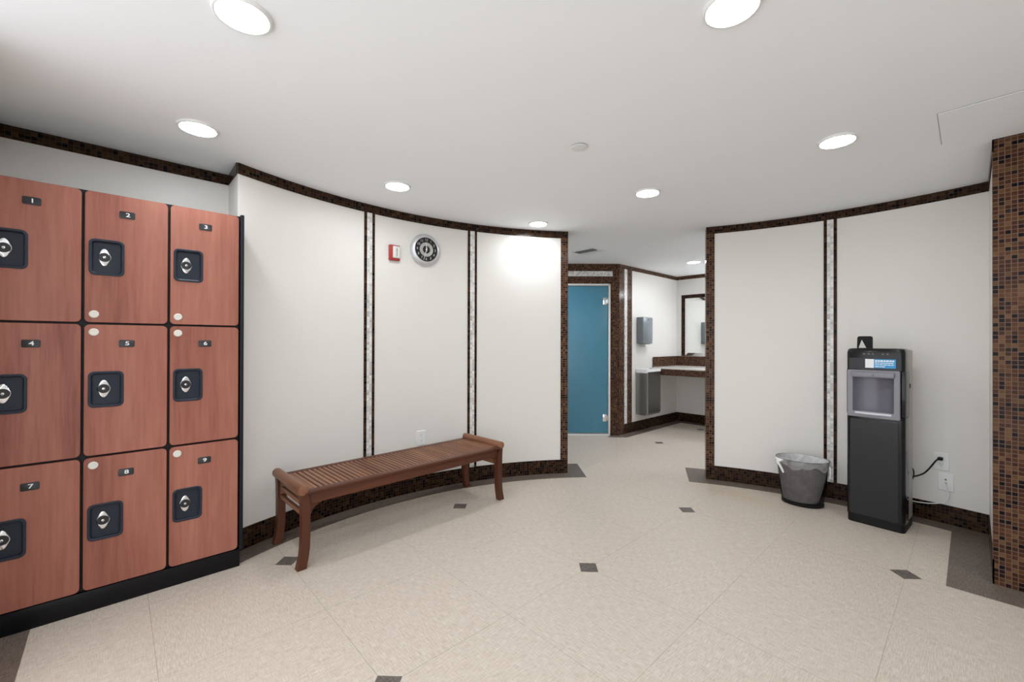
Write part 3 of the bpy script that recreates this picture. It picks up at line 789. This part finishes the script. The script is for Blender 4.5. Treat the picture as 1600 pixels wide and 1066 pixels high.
for k in range(4):
    x = x0 + fr + .012 + k * .0235; st = len(mb.v); mb.box(-.010, .010, y0 + fr, y1 - fr, -.0008, .0008); mb.xform(Matrix.Translation((x, 0, -.0085)) @ Matrix.Rotation(R_(38 if k < 4 else -20), 4, 'Y'), st)
mb.build('louvres', 'vent_grey', t, 30)
t = thing('access_hatch', 'white square access hatch in the ceiling beside the tiled column', 'hatch', (3.04, -.12, CH))
MB().box(-.2268, .2268, -.2268, .2268, -.0012, -.0003).build('shadow_gap', 'vent_grey', t, 0)
MB().box(-.2245, .2245, -.2245, .2245, -.004, -.0008, .001).build('hatch_panel', 'ceiling_paint', t, 0)

# ------------------------------------------------------------------ the hall beyond: vanity and wall units
dp = thing('towel_dispenser', 'grey metal paper towel dispenser on the hall wall', 'towel dispenser', (5.486, LW, 1.25), 0)
mb = MB(); mb.box(0, .27, -.10, 0, .0, .382, .006); mb.box(.006, .264, -.105, -.099, .05, .376, .003); mb.build('cabinet', 'dispenser_grey', dp, 30)
mb = MB(); mb.box(.04, .23, -.085, -.015, -.006, .002, .001); mb.build('mouth', 'dark_slot', dp, 0)
mb = MB(); mb.loft([[(.09, -.08, -.005), (.17, -.08, -.005), (.17, -.078, -.005), (.09, -.078, -.005)], [(.105, -.085, -.03), (.15, -.085, -.03), (.15, -.083, -.03), (.105, -.083, -.03)]]); mb.build('paper_towel', 'paper_white', dp, 0)
MB().lathe([(.008, 0), (.008, -.004)], 14, (.135, -.105, .345), 'y', False, True).build('key_lock', 'rubber_black', dp, 30)
wr = thing('waste_receptacle', 'stainless steel wall mounted waste receptacle below the towel dispenser', 'waste receptacle', (5.46, LW - .0065, .239), 0)
mb = MB()
o = [(0, 0), (.38, 0), (.38, -.17), (.365, -.183), (.015, -.183), (0, -.17)]
mb.loft([[(x * 1 + (.02 if False else 0), y * f, z) for x, y in o] for z, f in ((0, .88), (.03, 1), (.645, 1))] + [[(.006 + x * .968, -.003 + y * .965, .645) for x, y in o], [(.006 + x * .968, -.003 + y * .965, .30) for x, y in o]], True, True)
mb.build('steel_body', 'brushed_steel', wr, 30)
mb = MB(); lp = [(x * 1.012 - .002, y * 1.01 - .001) for x, y in o]
mb.loft([[(x, y, .60 + .012 * math.sin(7 * x * 20)) for x, y in lp], [(x, y, .650) for x, y in lp], [(.006 + x * .95, -.004 + y * .93, .650) for x, y in o], [(.006 + x * .94, -.004 + y * .92, .52) for x, y in o]], False, False)
mb.build('liner', 'paper_white', wr, 30)
vc = thing('vanity_counter', 'brown tiled vanity counter with pale top in the hall corner', 'counter', (6.704, LW - .0065, 0), 0)
CL, CD = 2.4, .775
MB().box(-CD, 0, -CL, 0, .875, .900, .003).build('countertop', 'countertop', vc, 30)
mb = MB(); skin([(-CD, 0), (-CD, -CL)], .787, .876, TT, -1, mb); mb.box(-CD + .0001, -CD + .02, -CL, 0, .787, .876)
mb.build('fascia', 'mosaic_brown', vc, 0)
mb = MB(); skin([(-CD, -.006), (-.006, -.006)], .9, 1.050, TT, -1, mb); skin([(-.006, -.006), (-.006, -CL)], .9, 1.050, TT, -1, mb)
mb.build('backsplash', 'mosaic_brown', vc, 0)  # lighter brown mix stands in for the reflection on the splash tiles
mr = thing('wall_mirror', 'large mirror edged with dark brown tiles over the vanity counter in the hall', 'mirror', (6.708, LW - .0865, 1.056), -90)
ML, MH = 2.1, .977
mb = MB(); L = [(-.0, 0)]
for x0, x1, z0, z1 in ((0, .0545, 0, MH), (ML - .0545, ML, 0, MH), (.0545, ML - .0545, MH - .0545, MH)):
    skin([(x0, 0), (x1, 0)], z0, z1, .010, -1, mb, u0=x0)
mb.build('tile_border', 'mosaic_brown_dark', mr, 0)
mb = MB(); q = lambda x0, x1, z0, z1, y: [(x0, y, z0), (x1, y, z0), (x1, y, z1), (x0, y, z1)]
mb.loft([q(.0545, ML - .0545, .001, MH - .0545, -.001), q(.0545, ML - .0545, .001, MH - .0545, -.004), q(.108, ML - .108, .050, MH - .108, -.011)], True, False); mb.build('bevel', 'mirror_bevel', mr, 0)
MB().box(.108, ML - .108, -.0112, -.0035, .050, MH - .108).build('glass', 'mirror_glass', mr, 0)
vl = thing('vanity_light', 'white bar light over the vanity mirror', 'wall light', (6.708, 2.36, 2.13), -90)
MB().box(0, .9, -.03, 0, -.04, .04, .004).build('back_plate', 'chrome', vl, 30)
MB().lathe([(.0001, .02), (.03, .02), (.034, .03), (.034, .87), (.03, .88), (.0001, .88)], 20, (0, -.066, -.01), 'x', False, False).build('lamp_tube', 'vanity_lens', vl, 40)

# ------------------------------------------------------------------ camera, world, view
cam = bpy.data.cameras.new('camera'); cam.sensor_fit = 'HORIZONTAL'; cam.sensor_width = 36; cam.lens = 36 * 666.1 / 1600
cam.clip_start = .02; cam.clip_end = 60
co = bpy.data.objects.new('camera', cam); COL.objects.link(co)
p, r = .003526, .002636
cp, sp, cr, sr = math.cos(p), math.sin(p), math.cos(r), math.sin(r)
Rr = Matrix(((cr, -sr, 0), (sr, cr, 0), (0, 0, 1))); Rp = Matrix(((1, 0, 0), (0, cp, sp), (0, -sp, cp)))
Q = Rp @ Rr                                           # columns: right, up, forward in (X, up, Y)
off = R_(42.9077)
def tow(c):                                           # level frame -> room frame
    X, Z, Y = c; return Vector((X * math.cos(off) + Y * math.sin(off), -X * math.sin(off) + Y * math.cos(off), Z))
rt, up, fw_ = (tow(Q.col[i]) for i in range(3))
co.matrix_world = Matrix(((rt.x, up.x, -fw_.x, 0), (rt.y, up.y, -fw_.y, 0), (rt.z, up.z, -fw_.z, CAMZ), (0, 0, 0, 1)))
scene.camera = co
w = bpy.data.worlds.new('world'); scene.world = w; w.use_nodes = True
w.node_tree.nodes['Background'].inputs[0].default_value = (.92, .96, 1, 1); w.node_tree.nodes['Background'].inputs[1].default_value = 1.25
vs = scene.view_settings
vs.view_transform = 'Standard'; vs.look = 'None'; vs.gamma = 1; vs.use_curve_mapping = False; vs.exposure = 0.97
